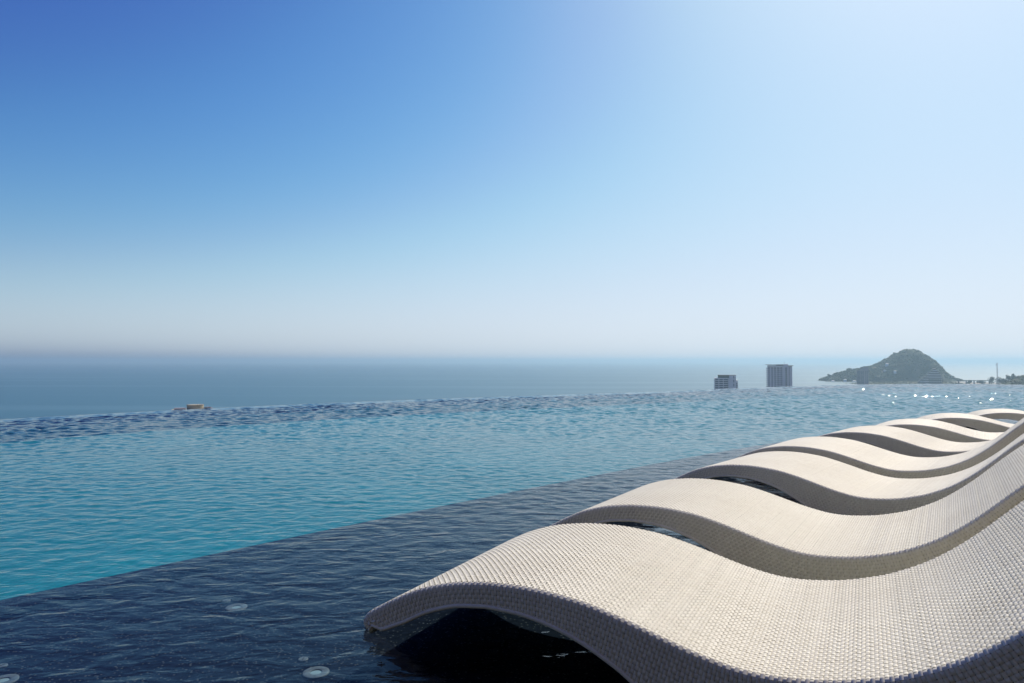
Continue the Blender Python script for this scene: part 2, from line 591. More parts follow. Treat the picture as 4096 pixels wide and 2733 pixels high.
def bumps(x, y, seed, scale, n=24):
    g = np.random.default_rng(seed)
    out = 0
    for _ in range(n):
        a, k, p = g.uniform(0, 6.28), g.uniform(.5, 2.2) / scale, g.uniform(0, 6.28)
        out = out + np.sin(k * 6.28 * (x * math.cos(a) + y * math.sin(a)) + p)
    return out / math.sqrt(n)


GX, TY = np.meshgrid(gx, ty)
depth = 45 + 1.1 * np.clip(H, 0, 200)
GY = HILL_Y + TY * depth[None, :]
prof = (1 - TY ** 2) ** .9
HZ = SEA_Z - 1 + (H[None, :] + 1) * prof + bumps(GX, GY, 3, 40) * 2.2 * np.sqrt(np.clip(prof * (H[None, :] / 60), 0, 1)) + bumps(GX, GY, 4, 11) * .8 * prof

idx = np.arange(HZ.size).reshape(HZ.shape)
hq = np.stack([idx[:-1, :-1], idx[:-1, 1:], idx[1:, 1:], idx[1:, :-1]], 2).reshape(-1, 4)
M_HILL = noisy("hill_ground", (.035, .055, .025), (.13, .115, .075), .03, .95, 6, c3=(.05, .07, .03))
hill = obj("hill", np.stack([GX, GY, HZ], 2).reshape(-1, 3), hq, M_HILL, None, True)
props(hill, kind="structure")

ICO_V = []
t_ = (1 + 5 ** .5) / 2
for a, b in ((-1, t_), (1, t_), (-1, -t_), (1, -t_)): ICO_V.append((a, b, 0))
for a, b in ((-1, t_), (1, t_), (-1, -t_), (1, -t_)): ICO_V.append((0, a, b))
for a, b in ((-1, t_), (1, t_), (-1, -t_), (1, -t_)): ICO_V.append((b, 0, a))
ICO_V = np.array(ICO_V) / math.sqrt(1 + t_ * t_)
dist_ = np.linalg.norm(ICO_V[:, None] - ICO_V[None], axis=2)
ICO_F = []
for i in range(12):
    for j in range(i + 1, 12):
        for k in range(j + 1, 12):
            if max(dist_[i, j], dist_[i, k], dist_[j, k]) < 1.1:
                nn = np.cross(ICO_V[j] - ICO_V[i], ICO_V[k] - ICO_V[i])
                ICO_F.append((i, j, k) if nn @ ICO_V[i] > 0 else (i, k, j))
ICO_F = np.array(ICO_F)


def lumps(name, pts, rad, material, seed=1, flat=.75, parent=None):
    g = np.random.default_rng(seed)
    n = len(pts)
    jit = g.uniform(.7, 1.25, (n, 12, 1))
    v = ICO_V[None] * jit * rad[:, None, None]
    v[:, :, 2] *= flat
    v = v + pts[:, None, :]
    f = ICO_F[None] + (np.arange(n) * 12)[:, None, None]
    return obj(name, v.reshape(-1, 3), f.reshape(-1, 3), material, parent)


M_LEAF_FAR = noisy("hill_foliage", (.035, .055, .026), (.085, .105, .05), .12, .9, 3)
cnt = 6500
pi_, pj_ = rng.integers(3, 66, cnt), rng.integers(2, 188, cnt)
pp = np.stack([GX[pi_, pj_] + rng.normal(0, 1.5, cnt), GY[pi_, pj_], HZ[pi_, pj_]], 1)
rk = bumps(pp[:, 0], pp[:, 1], 9, 60)
keep = (pp[:, 2] > SEA_Z + 3) & (rk < 1.1) & ~((pp[:, 2] > 18) & (rng.random(cnt) < .55))
pp = pp[keep]
wood = lumps("hill_woodland", pp, rng.uniform(1.2, 3.6, len(pp)), M_LEAF_FAR, 5, .8)
props(wood, "hazy green woodland covering the hill across the bay", "woodland", kind="stuff")

# low wooded bank in front of the hill's foot
BANK_Y = 1775.0
gx3 = np.linspace(at_depth(3395, 1500, BANK_Y)[0], at_depth(3848, 1500, BANK_Y)[0], 110)
ty3 = np.linspace(-1, 1, 16)
top3 = np.interp(gx3 / BANK_Y * PX + 2048, [3395, 3440, 3500, 3600, 3700, 3790, 3825, 3848], [1541, 1532, 1528, 1526, 1526, 1527, 1533, 1541])
H3 = CAM_H + (HORIZON - top3) / PX * BANK_Y - SEA_Z
G3, T3 = np.meshgrid(gx3, ty3)
Y3 = BANK_Y + T3 * 55
Z3 = SEA_Z - .6 + H3[None] * (1 - T3 ** 2) + bumps(G3, Y3, 14, 14) * .4
idx = np.arange(Z3.size).reshape(Z3.shape)
hq3 = np.stack([idx[:-1, :-1], idx[:-1, 1:], idx[1:, 1:], idx[1:, :-1]], 2).reshape(-1, 4)
props(obj("shore_bank", np.stack([G3, Y3, Z3], 2).reshape(-1, 3), hq3, M_HILL, None, True), kind="structure")
i3, j3 = rng.integers(1, 15, 900), rng.integers(4, 106, 900)
p3 = np.stack([G3[i3, j3], Y3[i3, j3], Z3[i3, j3]], 1)
props(lumps("bank_woodland", p3, rng.uniform(.8, 2.4, 900), M_LEAF_FAR, 15, .8), "low green trees along the shore at the foot of the hill", "woodland", kind="stuff")

M_ROCK = noisy("shore_rock", (.10, .09, .08), (.17, .155, .13), .25, .9)
rp_ = np.array([[x, HILL_Y - depth[np.argmin(abs(gx - x))] * rng.uniform(.93, 1.0), SEA_Z + rng.uniform(-.3, .8)] for x in np.linspace(hx[0], (3440 - 2048) / PX * HILL_Y, 70)])
props(lumps("shore_rocks", rp_, rng.uniform(.8, 2.4, len(rp_)), M_ROCK, 6, .5), "pale rocks along the waterline of the hill", "rocks", kind="stuff")

M_BARK = noisy("bark", (.06, .05, .04), (.11, .09, .07), 3, .9)


def leaf_cloud(center, radii, n, size, g, shells=5):
    """many small leaf clumps spread through several lobes"""
    v, f = [], []
    lobes = [np.array(center) + (g.random(3) - .5) * np.array(radii) * 1.15 for _ in range(shells)]
    for i in range(n):
        c = lobes[i % shells]
        d = g.normal(0, 1, 3); d /= np.linalg.norm(d)
        p = c + d * np.array(radii) * .55 * g.random() ** .35
        a = g.normal(0, 1, 3); a /= np.linalg.norm(a)
        b = np.cross(a, g.normal(0, 1, 3)); b /= np.linalg.norm(b) + 1e-9
        s = size * g.uniform(.6, 1.4)
        k = len(v)
        v += [p + a * s, p + b * s * .7, p - a * s, p - b * s * .7]
        f.append((k, k + 1, k + 2, k + 3))
    return v, f


def tree(name, base, h, radii, n, size, leafmat, label, group, seed, trunk=.35, lobes=5):
    g = np.random.default_rng(seed)
    root = empty(name, base)
    mb = MB()
    w = h * .022
    cz = h - radii[2] * .95
    mb.lathe([(w * 1.3, 0), (w, h * .2), (w * .7, cz), (w * .3, h * .93)], 7)
    for _ in range(5):
        a = g.uniform(0, 6.28); z0 = cz * g.uniform(.6, .95)
        mb.bar((0, 0, z0), (math.cos(a) * radii[0] * .6, math.sin(a) * radii[1] * .6, cz + radii[2] * g.uniform(-.1, .4)), w * .6)
    mb.build("trunk", M_BARK, root)
    v, f = leaf_cloud((0, 0, cz), radii, n, size, g, lobes)
    obj("crown", v, f, leafmat, root)
    props(root, label, "tree", group)
    return root


def hill_at(px):
    X_ = (px - 2048) / PX * HILL_Y
    j = np.argmin(abs(gx - X_))
    return (X_, HILL_Y, SEA_Z + H[j] - 1.5)


M_LEAF2 = noisy("tree_foliage", (.022, .045, .02), (.06, .085, .035), .4, .9, 2)
HT = "lone trees standing out on the skyline of the hill"
b_ = hill_at(3314); tree("hill_tree", b_, 12, (6.0, 5, 4.8), 220, 1.1, M_LEAF2, "round tree at the low left tip of the hill", HT, 21)
b_ = hill_at(3341); tree("hill_tree", b_, 9, (8, 6, 4.5), 220, 1.1, M_LEAF2, "low bushy tree second from the left tip of the hill", HT, 22)
b_ = hill_at(3395); tree("hill_tree", b_, 10, (9, 6, 6), 320, 1.1, M_LEAF2, "big dome shaped tree left of the slim tower on the hill", HT, 23)
b_ = hill_at(3420); tree("hill_tree", b_, 8, (6, 5, 5), 220, 1.1, M_LEAF2, "smaller round tree touching the slim tower on the hill", HT, 24)
b_ = hill_at(3577); tree("hill_tree", (b_[0], b_[1], b_[2] - 1), 11, (4.5, 4, 1.6), 120, .9, M_LEAF2, "umbrella shaped tree halfway up the hill ridge", HT, 25)
b_ = hill_at(3804); tree("hill_tree", b_, 9, (8, 6, 5), 260, 1.1, M_LEAF2, "rounded tree at the low right foot of the hill", HT, 26)
M_WHITE = noisy("white_wall", (.72, .71, .68), (.80, .79, .77), .3, .7)
M_ROOFR = noisy("pale_roof", (.55, .53, .50), (.66, .64, .60), .3, .7)


def hut(px, py, Yd, w, h, label):
    p = at_depth(px, py, Yd)
    r = empty("hill_house", (p[0], p[1], p[2]))
    MB().box(-w / 2, w / 2, -3, 3, -6, h * .6).build("wall", M_WHITE, r)
    mb = MB()
    k = w / 2 + .5
    mb.v = [(-k, -3.5, h * .6 + .01), (k, -3.5, h * .6 + .01), (k, 3.5, h * .6 + .01), (-k, 3.5, h * .6 + .01), (-k + 1, 0, h), (k - 1, 0, h)]
    mb.f = [(0, 1, 5, 4), (2, 3, 4, 5), (1, 2, 5), (3, 0, 4), (3, 2, 1, 0)]
    mb.build("roof", M_ROOFR, r)
    props(r, label, "house", "small white houses on the hill")


def front_y(px, py):
    """distance at which the view ray meets the hill's near slope"""
    X_ = (px - 2048) / PX
    for Yd in np.arange(1700, 2040, 2.0):
        x = X_ * Yd
        j = np.argmin(abs(gx - x)); k = np.argmin(abs(GY[:, j] - Yd))
        z = HZ[k, j]
        if z >= CAM_H + (HORIZON - py) / PX * Yd: return Yd
    return 2000.0


for px_, py_, w_, h_, lb_ in ((3548, 1459.6, 7, 5.0, "white house highest up on the left flank of the hill"),
                              (3539, 1484, 6, 3.0, "small pale house mid slope, left of its twin on the hill"),
                              (3580, 1487, 6, 3.0, "small pale house mid slope, right of its twin on the hill"),
                              (3331, 1526, 7, 3.5, "white house by the water at the left tip of the hill"),
                              (3380, 1521, 7, 3.0, "low pale house between the left tip and the slim tower"),
                              (3417, 1526, 8, 3.0, "white house by the water beside the foot of the slim tower")):
    hut(px_, py_, front_y(px_, py_) - 5, w_, h_, lb_)
b_ = hill_at(3638)
sm = MB(); sm.bar((0, 0, 0), (0, 0, 4.5), .5); sm.bar((-1.2, 0, 3.4), (1.2, 0, 3.4), .4)
smo = sm.build("summit_pole", M_CONC); smo.location = b_
props(smo, "thin pole on the very top of the hill", "pole")

# ------------------------------------------------------------------ far buildings
M_WALL_A = noisy("tower_wall", (.70, .68, .66), (.76, .74, .72), .15, .8)
M_WALL_B = noisy("tower_wall_pink", (.72, .68, .67), (.78, .75, .73), .15, .8)
M_WALL_C = noisy("tower_wall_brown", (.27, .24, .25), (.34, .30, .31), .15, .8)
M_ROOFD = noisy("dark_roof", (.07, .07, .08), (.11, .11, .12), .2, .8)
M_GREEN = noisy("green_grey_panel", (.14, .16, .13), (.20, .21, .17), .2, .8)
M_GLASS = mat("window_glass", (.10, .11, .12), .2)


def box_mesh(name, x0, x1, y0, y1, z0, z1, material):
    mb = MB().box(x0, x1, y0, y1, z0, z1)
    return mesh_data(name, mb.v, mb.f, material)


def place_building(name, px, Yd):
    """empty on the ground, its local -Y facing the terrace"""
    X_ = (px - 2048) / PX * Yd
    return empty(name, (X_, Yd, GZ), -math.atan2(X_, Yd))


def zpix(py, Yd): return CAM_H + (HORIZON - py) / PX * math.hypot(Yd, 0) - GZ


# low block with penthouse
D1 = 1057.0; s1 = D1 / PX * .945
r = place_building("apartment_block", 2903, D1)
X1 = lambda px: (px - 2903) * s1
zr, zp, zr2 = zpix(1513, D1), zpix(1500.6, D1), zpix(1521, D1)
MB().box(X1(2856), X1(2916), 0, 22, 0, zr).build("wall", M_WALL_A, r)
MB().box(X1(2916) + .01, X1(2943), -1.2, 21, 0, zp - .4).build("stair_core", M_WALL_B, r)
MB().box(X1(2943) + .01, X1(2950), .6, 20, 0, zr2).build("side_wing", M_WALL_A, r)
MB().box(X1(2870), X1(2916) - .05, 1.0, 18, zr + .01, zp - .4).build("penthouse", M_GREEN, r)
MB().box(X1(2869), X1(2943.6), -1.6, 21.5, zp - .39, zp).build("roof", M_ROOFD, r)
MB().box(X1(2854), X1(2885), -.5, 22, zr - 1.2, zr - .2).box(X1(2915), X1(2915.8), -.5, 0, zr - 5, zr - .2).build("parapet", M_WALL_B, r)
FH = 50 * .15745 * D1 / PX
win = box_mesh("window", -1, 1, -.12, .05, -.9, .9, M_GLASS)
bal = box_mesh("balcony", -1.3, 1.3, -1.5, 0, -.55, .55, M_WALL_A)
slab = box_mesh("floor_slab", X1(2857), X1(2915), -.7, -.02, -.45, .45, M_WALL_B)
for k in range(8):
    z = zr - 2.4 - k * FH
    o = link("floor_slab", slab, r); o.location = (0, 0, z - 1.35)
    for cx, w in ((2863, 1.8), (2869, 1.6), (2880, 2.0), (2886, 2.0), (2898, 2.2), (2907, 2.2)):
        o = link("window", win, r); o.location = (X1(cx), 0, z); o.scale = (w * .8, 1, 1)
    o = link("balcony", bal, r); o.location = (X1(2855.5), 1.4, z - .7); o.scale = (.85, 1, 1)
    if k > 1:
        o = link("balcony", bal, r); o.location = (X1(2950.5), 2.4, z - .7); o.scale = (.6, 1, 1)
        o = link("window", win, r); o.location = (X1(2946.5), .6, z); o.scale = (.8, 1, 1)
for k in range(3):
    o = link("window", win, r); o.location = (X1(2934), -1.2, zp - 3.2 - k * 6); o.scale = (.5, 1, 2.2)
props(r, "broad low apartment block with boxy penthouse above the pool edge", "building", "apartment towers beyond the pool")

# tall tower with wing roofs
D2 = 1057.0
r = place_building("apartment_tower", 3117, D2)
X2 = lambda px: (px - 3117) * s1
zt, zrt = zpix(1459.5, D2), zpix(1464, D2)
MB().box(X2(3069), X2(3133), 0, 24, 0, zt - 1.0).build("wall", M_WALL_B, r)
MB().box(X2(3133) + .01, X2(3151), -1.0, 22, 0, zpix(1457, D2)).build("lift_core", M_WALL_A, r)
MB().box(X2(3151) + .01, X2(3167), .8, 24, 0, zrt).build("side_wing", M_WALL_B, r)
MB().box(X2(3061.5), X2(3102), -2.5, 26, zt - .4, zt + .3).build("roof", M_ROOFD, r)
MB().box(X2(3103), X2(3132.5), -1.5, 25, zt - .9, zt + .4).build("roof", M_ROOFD, r)
MB().box(X2(3151.5), X2(3171), -1.5, 26, zrt + .01, zrt + .7).build("roof", M_ROOFD, r)
MB().box(X2(3072), X2(3131), -.8, -.02, zt - 3.4, zt - 1.6).build("cornice", M_WALL_A, r)
bal2 = box_mesh("balcony", -1.9, 0, -1.0, 3.5, -.65, .65, M_WALL_C)

for cx in (3081.5, 3094, 3105.5, 3119, 3129):
    MB().box(X2(cx) - .35, X2(cx) + .35, -.5, -.02, 0, zt - 3.5).build("pilaster", M_WALL_A, r)
FH2 = 51 * .15745 * D2 / PX
for k in range(12):
    z = zt - 5.2 - k * FH2
    o = link("balcony", bal2, r); o.location = (X2(3069), 1.5, z - .6)
    for cx, w in ((3074.5, 1.9), (3088, 1.6), (3100, 2.0), (3112.5, 2.2), (3124, 2.2), (3143, 1.3), (3156, .9)):
        o = link("window", win, r)
        o.location = (X2(cx), -1.0 if cx == 3143 else (.8 if cx > 3150 else 0), z); o.scale = (w * .8, 1, .85)
    o = link("floor_slab", mesh_data("floor_slab", *(lambda m: (m.v, m.f))(MB().box(X2(3138), X2(3148), -1.7, -1.02, -.25, .25)), M_WALL_C), r)
    o.location = (0, 0, z - 1.2)
an = MB(); an.bar((X2(3136), 8, zpix(1457, D2)), (X2(3136), 8, zpix(1457, D2) + 4.5), .25); an.build("antenna", M_ROOFD, r)
props(r, "tall squarish apartment tower with overhanging wing roofs above the pool edge", "building", "apartment towers beyond the pool")

# slim tower before the hill
D3 = 1690.0; s3 = D3 / PX * .89
r = place_building("apartment_tower", 3450, D3)
X3 = lambda px: (px - 3450) * s3
z1_ = zpix(1474, D3); z2_ = zpix(1470, D3); z3_ = zpix(1466.5, D3)
MB().box(X3(3426), X3(3440), 0, 18, 0, z1_ - 4).build("wall", M_WALL_C, r)
MB().box(X3(3440) + .01, X3(3456), -1.5, 20, 0, z2_).build("wall", M_WALL_C, r)
MB().box(X3(3456) + .01, X3(3473), -.5, 20, 0, z3_ - .8).build("side_wing", M_WALL_C, r)
MB().box(X3(3432), X3(3448), -3, 16, z1_ - .5, z1_ + .5).build("roof", M_ROOFD, r)
MB().box(X3(3440), X3(3454), -3.5, 18, z2_ + .01, z2_ + .9).build("roof", M_ROOFD, r)
MB().box(X3(3450), X3(3474), -2, 20, z3_ - .79, z3_ + .6).build("roof", M_ROOFD, r)
for k in range(12):
    z = z1_ - 7 - k * 3.1
    for cx, w in ((3430, 1.9), (3436, 1.9), (3444, 1.7), (3451, 1.7), (3462, 1.0), (3468, 1.0)):
        o = link("window", win, r); o.location = (X3(cx), -1.5 if 3440 < cx < 3456 else (-.5 if cx > 3456 else 0), z); o.scale = (w, 1, .9)
    o = link("balcony", bal2, r); o.location = (X3(3426), 1.5, z - .6); o.scale = (.8, 1, .8)
props(r, "slim dark tower with stepped top standing before the hill", "building", "apartment towers beyond the pool")

# stepped pyramid-shaped block
D4 = 1730.0; s4 = D4 / PX * .855
r = place_building("terraced_hotel", 3713, D4)
X4 = lambda px: (px - 3713) * s4
steps = 14
ztop, zbot = zpix(1476, D4), zpix(1533, D4)
for k in range(steps):
    t = k / (steps - 1)
    za, zb = ztop + (zbot - ztop) * t, ztop + (zbot - ztop) * min(1, t + 1 / (steps - 1)) - .3
    xl = 3731 - (3731 - 3664) * (.12 * t + .88 * t ** 1.05); xr = 3742 + (3763 - 3742) * min(1, t * 2.6)
    MB().box(X4(xl), X4(xr), 0 + (1 - t) * 6, 30, zb if k < steps - 1 else 0, za).build("storey", M_WALL_C if k % 2 == 0 else M_WALL_B, r)
    MB().box(X4(xl) - 1.6, X4(xr) + .9, (1 - t) * 6 - 1.6, 30.4, za + .01, za + .55).build("terrace_roof", M_ROOFD, r)
mb = MB()
mb.v = [(X4(3729), 5, ztop + .56), (X4(3744), 5, ztop + .56), (X4(3744), 16, ztop + .56), (X4(3729), 16, ztop + .56), (X4(3736.5), 10, zpix(1472, D4))]
mb.f = [(0, 1, 4), (1, 2, 4), (2, 3, 4), (3, 0, 4), (3, 2, 1, 0)]
mb.build("roof", M_ROOFD, r)
for k in range(9, 14):
    t = k / (steps - 1); z = ztop + (zbot - ztop) * t - 1.6
    for cx in (3716, 3722, 3728, 3734, 3740, 3746, 3752, 3758):
        o = link("window", win, r); o.location = (X4(cx), (1 - t) * 6 - .02, z); o.scale = (1.1, 1, .7)
props(r, "dark stepped pyramid shaped hotel at the right foot of the hill", "building", "apartment towers beyond the pool")

# rooftop drum at the left, just above the edge
D5 = 400.0; s5 = D5 / PX * .91
r = place_building("round_rooftop", 784, D5)
X5 = lambda px: (px - 784) * s5
M_BEIGE = noisy("beige_render", (.40, .35, .23), (.47, .41, .28), .5, .8)
zb5 = zpix(1640, D5)
MB().box(X5(690), X5(850), -4, 14, 0, zb5).build("wall", M_BEIGE, r)
zt5 = zpix(1620.5, D5)
Rd = X5(818.5) - 0
dr = MB().lathe([(Rd, zb5), (Rd, zt5 - .2)], 40, 0, 5.2).build("drum", M_BEIGE, r)
MB().lathe([(Rd + .12, zt5 - .35), (Rd + .12, zt5)], 40, 0, 5.2).build("coping", M_BEIGE, r)
for k in range(11):
    a = math.pi + (k + .5) * math.pi / 11
    m = MB().box(-.2, .2, -.12, .12, 0, .32).build("rail_post", M_ROOFR, r)
    m.location = (Rd * .96 * math.cos(a), 5.2 + Rd * .96 * math.sin(a), zt5 + .005); m.rotation_euler = (0, 0, a)
MB().box(X5(701), X5(746), -1.5, 4, zb5 + .01, zpix(1631, D5)).build("low_wing", M_WALL_C, r)
mb = MB(); z_ = zpix(1631, D5)
mb.v = [(X5(733), -2.2, zb5 + .01), (X5(739), -2.2, zb5 + .01), (X5(741), -2.2, z_), (X5(733), -1.6, zb5 + .01), (X5(739), -1.6, zb5 + .01), (X5(741), -1.6, z_)]
mb.f = [(0, 1, 2), (5, 4, 3), (0, 3, 4, 1), (1, 4, 5, 2), (2, 5, 3, 0)]
mb.build("white_fin", M_ROOFR, r)
MB().box(X5(832), X5(836), -1, 0, zb5 + .01, zpix(1625, D5)).build("chimney", M_WHITE, r)
MB().box(X5(820), X5(846), -1, 6, zb5 + .01, zpix(1631, D5)).build("low_wing", M_ROOFD, r)
mb = MB()
mb.v = [(X5(842), -1, zb5 + .01), (X5(866), -1, zb5 + .01), (X5(866), 5, zb5 + .01), (X5(842), 5, zb5 + .01), (X5(844), 2, zpix(1630, D5))]
mb.f = [(0, 1, 4), (1, 2, 4), (2, 3, 4), (3, 0, 4), (3, 2, 1, 0)]
mb.build("sloped_roof", M_WALL_C, r)
props(r, "beige round rooftop drum with low wings peeking over the left pool edge", "building")

# bridge between hill and trees, mast, trees
Db = 1740.0
pa, pb = at_depth(3826, 1522, Db), at_depth(3966, 1521.5, Db)
r = empty("bridge", (pa[0], Db, SEA_Z))
L_ = pb[0] - pa[0]; zd = pa[2] - SEA_Z
MB().box(0, L_, -3, 3, zd - .9, zd).build("deck", M_ROOFD, r)
MB().box(0, L_, -3.02, -2.8, zd + .01, zd + .8).build("railing", M_ROOFD, r)
pil = box_mesh("pillar", -.6, .6, -2, 2, -.5, zd - .92, M_WALL_C)
for k in range(5):
    o = link("pillar", pil, r); o.location = (L_ * (.06 + .22 * k), 0, 0)
props(r, "long dark flat bridge deck between the hill and the right hand trees", "bridge")
M_SAND = noisy("pale_sand", (.26, .24, .20), (.34, .31, .27), .05, .9)
lb = MB(); lb.prism([(1120, 1765), (1290, 1765), (1330, 1900), (1230, 1960), (1130, 1900)], SEA_Z - .5, SEA_Z + .5)
props(lb.build("beach", M_SAND), kind="structure")

Dm = 1500.0
p = at_depth(3988, 1452, Dm)
hm = p[2] - GZ
r = empty("radio_mast", (p[0], Dm, GZ))
for k in range(3):
    a = k * 2.094
    MB().bar((1.3 * math.cos(a), 1.3 * math.sin(a), 0), (.5 * math.cos(a), .5 * math.sin(a), hm), .28).build("leg", M_WALL_C, r)
for k in range(16):
    z0, z1 = hm * k / 16, hm * (k + 1) / 16
    w0, w1 = 1.3 - .8 * k / 16, 1.3 - .8 * (k + 1) / 16
    mb = MB()
    for q in range(3):
        a, b = q * 2.094, (q + 1) * 2.094
        mb.bar((w0 * math.cos(a), w0 * math.sin(a), z0), (w1 * math.cos(b), w1 * math.sin(b), z1), .16)
    mb.build("lattice", M_WALL_C, r)
for dx, zz, rr_ in ((-1.6, hm - 4.5, 1.3), (.3, hm - 1.2, 1.1), (3.4, hm - 20, .9), (-.9, hm - 8, .8)):
    d = MB().lathe([(rr_ * .2, -.5), (rr_, 0), (rr_ * .98, .1)], 14).build("dish", M_WALL_A, r)
    d.location = (dx, -.6, zz); d.rotation_euler = (math.pi / 2, 0, 0)
props(r, "slender lattice radio mast rising from the trees at far right", "mast")

M_LEAF3 = noisy("coast_foliage", (.020, .036, .022), (.055, .075, .04), .3, .9, 2)
M_LEAF4 = noisy("near_foliage", (.022, .040, .014), (.07, .085, .03), .3, .9, 2)
TG = "trees along the shore at far right"
tl = [(3878, 1521, 1700, 9, (6.5, 4, 4.5), "small rounded tree under the middle of the dark bridge"),
      (3925, 1523, 1690, 8, (13, 5, 4), "low spreading tree under the right end of the bridge"),
      (3966, 1507, 1640, 20, (10, 7, 9), "broad dome shaped tree left of the radio mast"),
      (3995, 1509, 1620, 19, (10, 7, 9), "bushy tree at the foot of the radio mast"),
      (4016, 1512, 1600, 18, (9, 7, 8), "tree just right of the radio mast, lower than its neighbours"),
      (4034, 1500, 1580, 24, (8, 6, 9), "loose crowned tree third from the right picture edge"),
      (4053, 1495, 1560, 27, (7, 6, 9), "tallest thin crowned tree near the right picture edge"),
      (4078, 1501, 1560, 24, (9, 6, 9), "sparse tree beside the right picture edge behind the dark slope")]
for i, (px_, py_, Yd, h_, rad_, lb_) in enumerate(tl):
    p = at_depth(px_, py_, Yd)
    tree("shore_tree", (p[0], p[1], p[2] - h_), h_, rad_, 520, .95, M_LEAF3, lb_, TG, 60 + i, lobes=8)
# near wooded slope at the right border
gx2 = np.linspace(at_depth(4000, 1500, 1250)[0], at_depth(4420, 1500, 1250)[0], 60)
ty2 = np.linspace(-1, 1, 24)
top2 = np.interp((gx2 / 1250 * PX + 2048), [4000, 4030, 4060, 4096, 4150, 4250, 4420], [1546, 1533, 1519, 1500, 1488, 1480, 1478])
H2 = CAM_H + (HORIZON - top2) / PX * 1250 - GZ
G2, T2 = np.meshgrid(gx2, ty2)
Z2 = GZ - 1 + (H2[None] - 1.5) * (1 - T2 ** 2) + bumps(G2, T2 * 40, 12, 20) * .8
idx = np.arange(Z2.size).reshape(Z2.shape)
hq = np.stack([idx[:-1, :-1], idx[:-1, 1:], idx[1:, 1:], idx[1:, :-1]], 2).reshape(-1, 4)
props(obj("hillock", np.stack([G2, 1250 + T2 * 60, Z2], 2).reshape(-1, 3), hq, M_HILL, None, True), kind="structure")
c2 = 1500
i2, j2 = rng.integers(1, 20, c2), rng.integers(1, 59, c2)
p2 = np.stack([G2[i2, j2] + rng.normal(0, .8, c2), 1250 + T2[i2, j2] * 60, Z2[i2, j2] + .5], 1)
g2_ = np.random.default_rng(77)
v, f = [], []
for q in p2:
    a, b = leaf_cloud(q, (2.2, 2.2, 1.6), 10, .7, g2_, 2)
    k = len(v); v += a; f += [tuple(k + x for x in t) for t in b]
props(obj("slope_thicket", v, f, M_LEAF4), "dark green thicket on the slope at the right picture edge", "thicket", kind="stuff")


# ------------------------------------------------------------------ wave loungers
def spline(pts):
    p = np.array(pts, float)
    t = np.concatenate([[0], np.cumsum(np.linalg.norm(np.diff(p, axis=0), axis=1))])
    n = len(p); h = np.diff(t)
    A = np.zeros((n, n)); B = np.zeros((n, 2)); A[0, 0] = A[-1, -1] = 1
    for i in range(1, n - 1):
        A[i, i - 1], A[i, i], A[i, i + 1] = h[i - 1], 2 * (h[i - 1] + h[i]), h[i]
        B[i] = 6 * ((p[i + 1] - p[i]) / h[i] - (p[i] - p[i - 1]) / h[i - 1])
    m = np.linalg.solve(A, B)
    q = np.linspace(0, t[-1], 3000)
    i = np.clip(np.searchsorted(t, q) - 1, 0, n - 2)
    d, e = (t[i + 1] - q)[:, None], (q - t[i])[:, None]
    hh = h[i][:, None]
    return m[i] * d ** 3 / (6 * hh) + m[i + 1] * e ** 3 / (6 * hh) + (p[i] / hh - m[i] * hh / 6) * d + (p[i + 1] / hh - m[i + 1] * hh / 6) * e


PROFILE = [(-1.190, -.729), (-1.204, -.718), (-1.211, -.704), (-1.202, -.684), (-1.17, -.661), (-1.128, -.637), (-1.086, -.615), (-1.044, -.595), (-1.002, -.579),
           (-.96, -.566), (-.919, -.556), (-.877, -.549), (-.835, -.543), (-.793, -.540), (-.751, -.538), (-.709, -.538), (-.667, -.540), (-.625, -.544), (-.583, -.549),
           (-.541, -.557), (-.499, -.567), (-.457, -.578), (-.415, -.590), (-.373, -.602), (-.331, -.613), (-.289, -.622), (-.248, -.629), (-.206, -.632), (-.164, -.631),
           (-.122, -.627), (-.08, -.621), (-.038, -.612), (.004, -.600), (.046, -.586), (.088, -.567), (.13, -.545), (.172, -.518), (.214, -.486), (.256, -.450),
           (.298, -.410), (.34, -.369), (.382, -.330), (.424, -.294), (.48, -.252), (.54, -.215), (.61, -.182), (.68, -.163), (.75, -.158), (.81, -.170), (.85, -.190)]
curve = spline(PROFILE)
curve[:, 1] += CAM_H
arc = np.concatenate([[0], np.cumsum(np.linalg.norm(np.diff(curve, axis=0), axis=1))])
ARC = arc[-1]
PITCHW = .0108
NS = int(ARC / .0083)                       # crosswise strands
PS = ARC / NS
WID = .70
RAD = .011
THICK_U = [-1.22, -1.20, -1.17, -1.1, -1.03, -.93, -.83, -.74, -.65, -.535, -.466, -.43, -.35, -.28, -.2, -.05, .05, .2, .4, .6, .86]
THICK_T = [.010, .026, .048, .054, .050, .046, .048, .054, .064, .084, .099, .110, .150, .188, .200, .205, .20, .16, .11, .07, .05]


def prof_at(s):
    s = np.clip(s, 0, ARC)
    u, z = np.interp(s, arc, curve[:, 0]), np.interp(s, arc, curve[:, 1])
    ds = .004
    du = np.interp(np.clip(s + ds, 0, ARC), arc, curve[:, 0]) - np.interp(np.clip(s - ds, 0, ARC), arc, curve[:, 0])
    dz = np.interp(np.clip(s + ds, 0, ARC), arc, curve[:, 1]) - np.interp(np.clip(s - ds, 0, ARC), arc, curve[:, 1])
    L = np.hypot(du, dz) + 1e-12
    return u, z, -dz / L, du / L             # position and outward (up) normal


def thick(u): return np.interp(u, THICK_U, THICK_T)


QC = RAD * math.pi / 2                        # arc of the rounded shoulder
FLAT = WID - 2 * RAD


